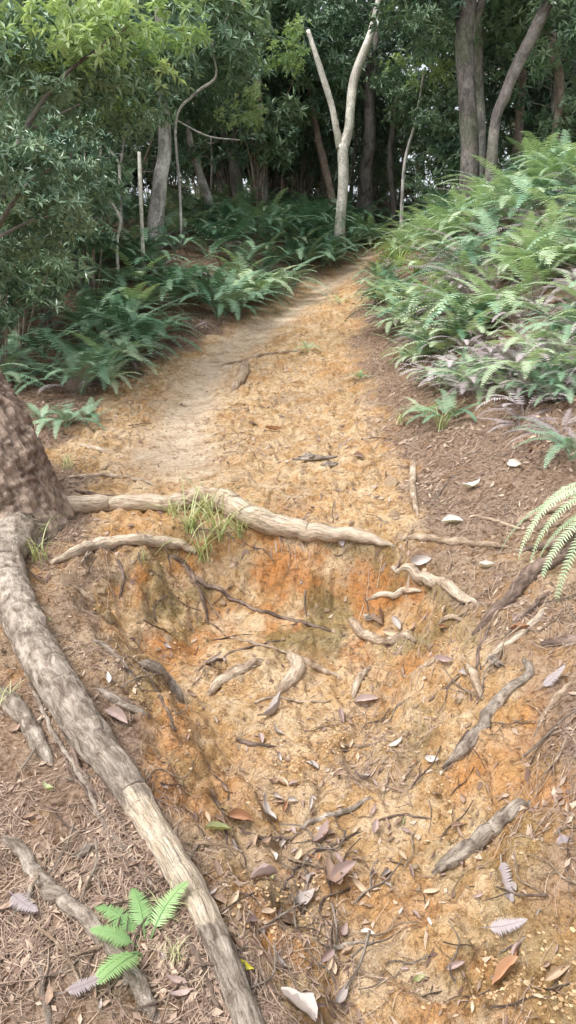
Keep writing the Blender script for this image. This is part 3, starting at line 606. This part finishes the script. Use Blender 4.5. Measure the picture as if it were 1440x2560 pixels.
p,m=hit(365,2370);fern(m1,p[0],p[1],1.0,'small bright green fern sprouting by the thick root',rz=0.3)
m2=fern_mesh('hanging_fern_plant',FERN_L,433,8,.9,.05,.009,56,e0=(45,75),e1=(-88,-75),azr=(150,225),lens=(.75,1.1))
fern(m2,1.66,3.2,1.0,'fern with long fronds hanging over the bank',rz=0)
mf=fern_mesh('dead_frond',FERN_D,441,1,.24,.045,.009,24,e0=(6,8),e1=(-6,-2),azr=(0,1))
for u,v,rz in [(1250,2130,-.3),(1390,2065,-.5),(1335,1740,1.2),(130,2500,.7),(860,1390,1.9),(1340,1420,.2),(490,1670,2.4),(20,2230,.3),(1190,2330,.5)]:
    p,m=hit(u,v);nv=normal(p[0],p[1]);o=add('dead_fern_frond',mf,loc=(p[0],p[1],p[2]+.012),scale=random.uniform(.6,1.)*(.55 if v<1500 else .75))
    o.rotation_euler=(nv.to_track_quat('Z','Y').to_matrix()@Matrix.Rotation(rz,3,'Z')).to_euler();tag(o,'dried purplish grey fern frond lying on the soil','dead frond','fallen dead fronds')
# ------------------------------------------------------------------ grass tufts
def tuft(seed,n,L,w,droop,mat=GRASS,e=(50,88)):
    r=np.random.default_rng(seed);V=[];Q=[];tt=[];c=0
    for b in range(n):
        az=r.uniform(0,6.28);l=L*r.uniform(.4,1.1);k=7;e0=math.radians(r.uniform(*e));e1=math.radians(r.uniform(*droop))
        t=np.linspace(0,1,k);el=e0+(e1-e0)*t;d=np.stack([np.cos(el)*math.cos(az),np.cos(el)*math.sin(az),np.sin(el)],-1)
        P=np.vstack([[0,0,0],np.cumsum(d*l/(k-1),0)[:-1]])+r.normal(size=3)*[.018,.018,0];s=np.array([-math.sin(az),math.cos(az),0])
        ww=(w*(1-t**2)+.0004)[:,None];V.append(np.stack([P+s*ww,P-s*ww],1).reshape(-1,3))
        for i in range(k-1):Q.append((c+2*i,c+2*i+1,c+2*i+3,c+2*i+2))
        c+=2*k;tt.append(np.full(2*k,r.uniform(0,1)))
    return build('grass_blades',np.vstack(V),[(np.array(Q),0)],[mat],{'tint':np.concatenate(tt)},False)
TU=[tuft(501,24,.34,.0026,(-80,40),e=(60,88)),tuft(502,18,.2,.0024,(-70,40)),tuft(503,46,.5,.004,(-70,10))]
GRN=leafmat('fresh_grass',(.26,.38,.11),(.46,.56,.22),.5,.35);TF=tuft(504,60,.55,.0045,(-60,20),GRN)
for u,v,k,s in [(470,1330,0,1.2),(550,1350,0,1.4),(505,1400,0,1.2),(430,1290,1,1.),(520,1290,1,1.6),(60,1380,0,.9),(100,1400,1,1.2),(20,1370,0,1),(170,1170,1,1.),(1100,1075,0,1.),(420,2290,1,.55),(440,2400,1,.4),(20,1770,1,.8),(600,1340,0,.9),(360,1400,1,.5),(1000,1060,1,1.)]:
    p,m=hit(u,v);o=add('grass_tuft',TU[k],loc=p-np.array([0,0,.005]),rot=(0,0,random.uniform(0,6.28)),scale=s);tag(o,'tuft of thin drooping grass rooted in clay','grass tuft','grass tufts')
for u,v,s in [(960,660,1.),(1000,670,1.1),(1040,680,.9),(980,640,1.1),(940,690,.8)]:
    p,m=hit(u,v);o=add('grass_tuft',TF,loc=p,rot=(0,0,random.uniform(0,6.28)),scale=s);tag(o,'tall bright green grass clump at the trail edge','grass tuft','grass tufts')
# ------------------------------------------------------------------ fallen leaves
def fleaf(seed,L,W,curl,bend):
    r=np.random.default_rng(seed);nl=9;nw=5;V=[]
    for i in range(nl):
        t=i/(nl-1);w=W*.5*(math.sin(math.pi*min(1,t*1.02+.0)**.85)**.8 if 0<t<1 else .02)
        for j in range(nw):
            s=(j/(nw-1)-.5)*2
            V.append(((t-.5)*L,s*w+.1*W*math.sin(t*3+seed),curl*abs(s)**1.6*w+bend*L*(t-.5)**2*1.5+r.normal()*.0022+.003))
    Q=[(i*nw+j,i*nw+j+1,(i+1)*nw+j+1,(i+1)*nw+j) for i in range(nl-1) for j in range(nw-1)]
    V=np.array(V);return V,np.array(Q)
LM=[]
for q in range(9):
    V_,Q_=fleaf(q,random.uniform(.075,.11),random.uniform(.022,.040),random.uniform(.3,2.2),random.uniform(.0,.9))
    row=[]
    for mt in DL+[DL_Y,DL_G,DL_W]:
        row.append(build('dry_leaf',V_,[(Q_,0)],[mt],{'tint':np.full(len(V_),.5)},True))
    LM.append(row)
def put_on(o,p,rz,lift=.003,tilt=.25):
    nv=normal(p[0],p[1]);nv=(nv+Vector((random.gauss(0,tilt),random.gauss(0,tilt),0))).normalized()
    o.location=(p[0],p[1],p[2]+lift);o.rotation_euler=(nv.to_track_quat('Z','Y').to_matrix()@Matrix.Rotation(rz,3,'Z')).to_euler()
LN=['brown','grey','pinkish brown','tan','rust coloured','bright yellow','olive green','bleached white']
def leaf(u,v,mi,Lpx=None,rz=None,p=None,s=1):
    if p is None: p,m=hit(u,v)
    row=random.choice(LM)
    o=add('fallen_leaf',row[mi]); 
    if Lpx: s=Lpx*m/.09*.95
    o.scale=(s,s*random.uniform(.75,1.15),s);put_on(o,p,random.uniform(0,6.28) if rz is None else rz,lift=.006);tag(o,LN[mi]+' dry leaf lying on the trail','leaf','fallen leaves')
for a in [(690,1785,1,80,-.6),(918,1757,2,75,.5),(860,1797,2,55,-.8),(905,1953,1,65,1),(545,2080,6,80,-1),(585,2425,5,85,-.9),(830,2200,0,95,1.3),(860,2190,2,95,1.),(1265,2440,4,110,-1.2),(740,2535,1,150,-.1),(290,1800,2,75,-.9),(1180,1222,7,60,1.4),(1130,1310,7,60,.2),(1050,1408,1,60,0),(660,2030,1,75,1),(960,1553,0,75,.1),(630,2480,2,55,.6),(120,1978,6,45,.1),(1045,2455,6,45,0),(630,1062,1,40,0),(685,1080,4,40,0),(900,1145,0,45,0),(1300,1580,4,60,1.2),(1220,1420,7,60,.5),(1290,1165,7,60,.2),(1140,2420,2,60,.8),(995,1865,7,45,1.5),(600,2055,4,65,-.2),(270,1700,7,35,1),(1080,1905,7,40,0),(640,2110,3,65,.7),(810,2100,2,65,-.7),(760,2260,1,75,-.1),(720,2310,0,85,-.4),(940,2085,2,55,.1),(1395,2440,3,75,.8),(850,2500,1,75,-.2),(450,2500,2,60,.8),(590,2370,0,55,0),(250,1915,3,45,1),(1160,1690,1,45,.4),(1110,1660,2,45,.2),(690,1835,1,35,1),(985,1590,3,55,.1),(1000,1570,1,55,-.3),(700,1960,3,50,.4),(780,1920,1,45,1.2),(660,2200,2,70,.2),(900,2230,3,60,-.9),(700,2420,1,60,.5),(920,2340,7,45,.9),(1010,2150,3,40,.3),(560,1980,0,45,1)]: leaf(*a)
nl=0
while nl<240:
    u=random.uniform(0,1440);v=random.uniform(1000,2540)
    if random.random()<.35: u=random.gauss(780,170);v=random.gauss(2150,200)
    if not(0<u<1440 and 1000<v<2550): continue
    p,m=hit(u,v)
    g_,pa,wo,le,wa,_,_=masks(p[0],p[1]);gg=float(g_)
    if random.random()<float(wo)*.8+.6*float(le)+ (.5 if gg>.8 and v<1900 else 0)+(.35 if u<400 and v>1500 else 0): continue
    leaf(0,0,random.choices(range(8),[8,4,5,4,1.2,.1,.3,.35])[0],p=p,s=random.uniform(.2,.58));nl+=1
def flake(seed,L,W):
    r=np.random.default_rng(seed);k=16;a=np.arange(k)/k*2*math.pi;rr=1+.35*r.uniform(-1,1,k)
    top=np.stack([np.cos(a)*L/2*rr,np.sin(a)*W/2*rr,.012+r.normal(size=k)*.004],-1);bot=top-[0,0,.012]
    V_=np.vstack([top,bot,[[0,0,.018]],[[0,0,-.002]]]);j=np.arange(k);j2=(j+1)%k
    return build('bark_flake',V_,[(np.stack([j,j2,j2+k,j+k],-1)[:,::-1],0),(np.stack([j,j2,np.full(k,2*k)],-1),0),(np.stack([j2+k,j+k,np.full(k,2*k+1)],-1),0)],[MROOTG],{'bare':np.zeros(len(V_))},False,grain=V_[:,[1,2,0]])
for u,v,L,W,rz in [(790,1150,.26,.05,.05),(825,1166,.15,.045,-.3),(770,1144,.16,.045,.1),(215,1400,.09,.02,.6),(930,1550,.1,.03,.1),(1240,1660,.1,.03,0),(210,2140,.06,.02,1.2)]:
    p,m=hit(u,v);o=add('bark_flake',flake(int(u),L,W));put_on(o,p,rz,.010,.05);tag(o,'flake of weathered grey bark lying on clay','bark','bark flakes')
def stone(seed):
    import bmesh
    bm=bmesh.new();bmesh.ops.create_icosphere(bm,subdivisions=3,radius=1)
    for vv in bm.verts:
        c=vv.co;f=1+.5*float(fbm(c.x*1.2+seed,c.y*1.2+c.z,seed,3));q=[max(-.75,min(.75,c[i]*f)) for i in range(3)];vv.co=(q[0]*1.2,q[1]*.9,q[2]*.6)
    me=bpy.data.meshes.new('stone');bm.to_mesh(me);bm.free();me.materials.append(STONE);return me
ST=[stone(s) for s in range(4)]
for q in range(110):
    if q<6: u,v,s=[(975,1215,24),(985,1290,18),(1000,1060,12),(600,1700,12),(420,1600,14),(250,1480,14)][q]
    else: u,v,s=random.uniform(250,1300),random.uniform(1120,2500),random.uniform(3,10)
    p,m=hit(u,v);o=add('stone',random.choice(ST));sc=s*m;o.scale=(sc,sc,sc);put_on(o,p,random.uniform(0,6),.0,.3);tag(o,'small angular yellow brown stone half set in clay','stone','small stones')
TW=[]
for q in range(6):
    r=np.random.default_rng(600+q);L=.2;P=catmull([(-L/2,0,.003),(-L/6,r.normal()*.02,.006),(L/6,r.normal()*.02,.005),(L/2,r.normal()*.02,.003)],12)
    mb=MB().tube(P,np.linspace(.0036,.0018,12),6,.15,q,.3)
    if q%2: mb.tube(catmull([P[5],P[5]+[.03,.03,.004],P[5]+[.06,.045,.0]],6),np.linspace(.002,.001,6),5,.1,q,.2)
    TW.append([mb.mesh('twig',mt) for mt in (MROOTG,MROOTT,MROOTD)])
for q in range(290):
    v=random.uniform(1020,2540);u=random.uniform(0,1440);p,m=hit(u,v)
    if random.random()<float(masks(p[0],p[1])[2])*.8: continue
    o=add('twig',random.choice(random.choice(TW)));s=random.uniform(.3,1.25);o.scale=(s,s,s);put_on(o,p,random.uniform(0,6.28),.004,.08);tag(o,'thin dry twig lying on the trail','twig','fallen twigs')
# ------------------------------------------------------------------ litter stuff
def scatter(n,ymin,ymax,pw,dens,seed):
    r=np.random.default_rng(seed);out=[]
    tot=0
    while tot<n:
        y=ymin*(ymax/ymin)**(r.uniform(0,1,n)**pw);x=r.uniform(-1,1,n)*(.42*y+.35)
        k=r.uniform(0,1,n)<dens(x,y);out.append(np.stack([x[k],y[k]],-1));tot+=k.sum()
    return np.vstack(out)[:n],r
def dens(x,y):
    g,path,worn,ledge,wall,n,n2=masks(x,y)
    c=ss((fbm(x*2.6,y*2.6,77,4)+.03)/.14)
    d=(1-path)*(.12+.7*c)+path*(.03+.28*c)
    d=np.maximum(d,.8*ss((x-.45)/.5)*(1-ss((np.abs(y-5)-.5)/.8))*(.3+.6*c))
    d=np.maximum(d,.5*c*ss((2.8-y)/.5))
    return d*(1-.9*worn)*(1-.85*ledge)*(1-.5*wall)
XY,r=scatter(24000,.95,13,1.0,dens,71);N=len(XY)
a=r.uniform(0,math.pi*2,N);L=r.uniform(.025,.10,N)*.5;w=r.uniform(.0005,.0010,N)*np.clip(XY[:,1]/2.2,1,3)
dx=np.cos(a);dy=np.sin(a);lift=r.uniform(.001,.010,N);cv=r.normal(size=N)*.12
P=[]
for s in (-1,0,1):
    ox=dx*L*s-dy*L*cv*(1-abs(s));oy=dy*L*s+dx*L*cv*(1-abs(s))
    x=XY[:,0]+ox;y=XY[:,1]+oy;z=H(x,y)+lift+.002*(1-abs(s))
    P.append(np.stack([x-dy*w,y+dx*w,z],-1));P.append(np.stack([x+dy*w,y-dx*w,z+.0004],-1))
V_=np.stack(P,1).reshape(-1,3);b=np.arange(N)[:,None]*6
Qn=np.concatenate([b+np.array([[0,1,3,2]]),b+np.array([[2,3,5,4]])])
o=add('pine_needle_litter',build('pine_needle_litter',V_,[(Qn,0)],[LIT],{'tint':np.repeat(r.uniform(.0,.8,N),6)},False));tag(o,'carpet of fallen brown pine needles on the soil','needle litter',kind='stuff')
def dens2(x,y): return np.clip(dens(x,y)+.06*masks(x,y)[1],0,1)
XY,r=scatter(13000,.95,15,1.0,dens2,72);N=len(XY)
a=r.uniform(0,6.28,N);L=r.uniform(.003,.017,N)*np.clip(XY[:,1]/3,1,1.9);w=L*r.uniform(.15,.55,N);dx=np.cos(a);dy=np.sin(a)
def pt(ox,oy,dz):
    x=XY[:,0]+ox;y=XY[:,1]+oy;return np.stack([x,y,H(x,y)+dz],-1)
l0=r.uniform(.002,.008,N)
V_=np.stack([pt(-dx*L,-dy*L,l0),pt(-dy*w,dx*w,l0+r.uniform(0,.4,N)*w+.002),pt(dx*L,dy*L,l0+r.uniform(0,.5,N)*L),pt(dy*w,-dx*w,l0+.002)],1).reshape(-1,3);b=np.arange(N)[:,None]*4
o=add('leaf_fragment_litter',build('leaf_fragment_litter',V_,[(np.concatenate([b+[[0,1,2]],b+[[0,2,3]]]),0)],[LIT],{'tint':np.repeat(np.clip(r.uniform(-.1,1.05,N),0,1),4)},False));tag(o,'scattered crumbled leaf fragments and wood chips','leaf litter',kind='stuff')
def dens3(x,y):
    g,path,worn,ledge,wall,n,n2=masks(x,y);c=ss((fbm(x*3.6,y*3.6,87,4)-.02)/.12)
    return path*(.04+.8*c)*(1-.75*worn)
XY,r=scatter(4000,1.0,9,1.0,dens3,73);N=len(XY);rad=r.uniform(.0015,.0065,N)*np.clip(XY[:,1]/3.5,1,2)
c0=np.stack([XY[:,0],XY[:,1],H(XY[:,0],XY[:,1])+rad*.05],-1)
D=np.array([[1,0,0],[0,1,0],[-1,0,0],[0,-1,0],[0,0,.8],[.7,.7,.5],[-.7,.7,.5],[-.7,-.7,.5],[.7,-.7,.5]])
V_=(c0[:,None]+rad[:,None,None]*(D[None]*r.uniform(.6,1.35,(N,9,1))+r.normal(size=(N,9,3))*.08)).reshape(-1,3)
Tt=np.array([[0,5,8],[0,1,5],[1,6,5],[1,2,6],[2,7,6],[2,3,7],[3,8,7],[3,0,8],[5,6,4],[6,7,4],[7,8,4],[8,5,4]])
MC=leafmat('clay_crumb',(.33,.20,.10),(.60,.43,.26),.95,0,.1)
o=add('clay_crumbs',build('clay_crumbs',V_,[((np.arange(N)[:,None,None]*9+Tt[None]).reshape(-1,3),0)],[MC],{'tint':np.repeat(r.uniform(0,1,N),9)},False));tag(o,'loose crumbs and clods of yellow clay on the trail','gravel',kind='stuff')
# ------------------------------------------------------------------ light, world, camera
w=bpy.data.worlds.new('World');S.world=w;w.use_nodes=True;nt=w.node_tree;bg=nt.nodes['Background']
SAZ=238
sk=nt.nodes.new('ShaderNodeTexSky');sk.sky_type='NISHITA';sk.sun_disc=False;sk.sun_elevation=math.radians(62);sk.sun_rotation=math.radians(SAZ);sk.dust_density=4;sk.air_density=1
hs=nt.nodes.new('ShaderNodeHueSaturation');hs.inputs['Saturation'].default_value=.3;hs.inputs['Value'].default_value=2.1;nt.links.new(sk.outputs[0],hs.inputs['Color']);nt.links.new(hs.outputs[0],bg.inputs[0]);bg.inputs[1].default_value=.15
sd=bpy.data.lights.new('Sun','SUN');sd.energy=2.6;sd.angle=math.radians(22);sd.color=(1,.99,.97);so=bpy.data.objects.new('Sun',sd);COL.objects.link(so)
el=math.radians(62);az=math.radians(SAZ)
dirv=Vector((math.sin(az)*math.cos(el),math.cos(az)*math.cos(el),math.sin(el)));so.rotation_euler=dirv.to_track_quat('Z','Y').to_euler();so.location=dirv*30
cd=bpy.data.cameras.new('Camera');co=bpy.data.objects.new('Camera',cd);COL.objects.link(co);co.location=(0,0,1.55);co.rotation_euler=(math.radians(90)-PITCH,0,0)
cd.sensor_fit='VERTICAL';cd.sensor_height=36;cd.sensor_width=36;cd.lens=26;cd.clip_end=1000;cd.clip_start=.05;S.camera=co
S.view_settings.view_transform='Standard';S.view_settings.look='None';S.view_settings.exposure=0
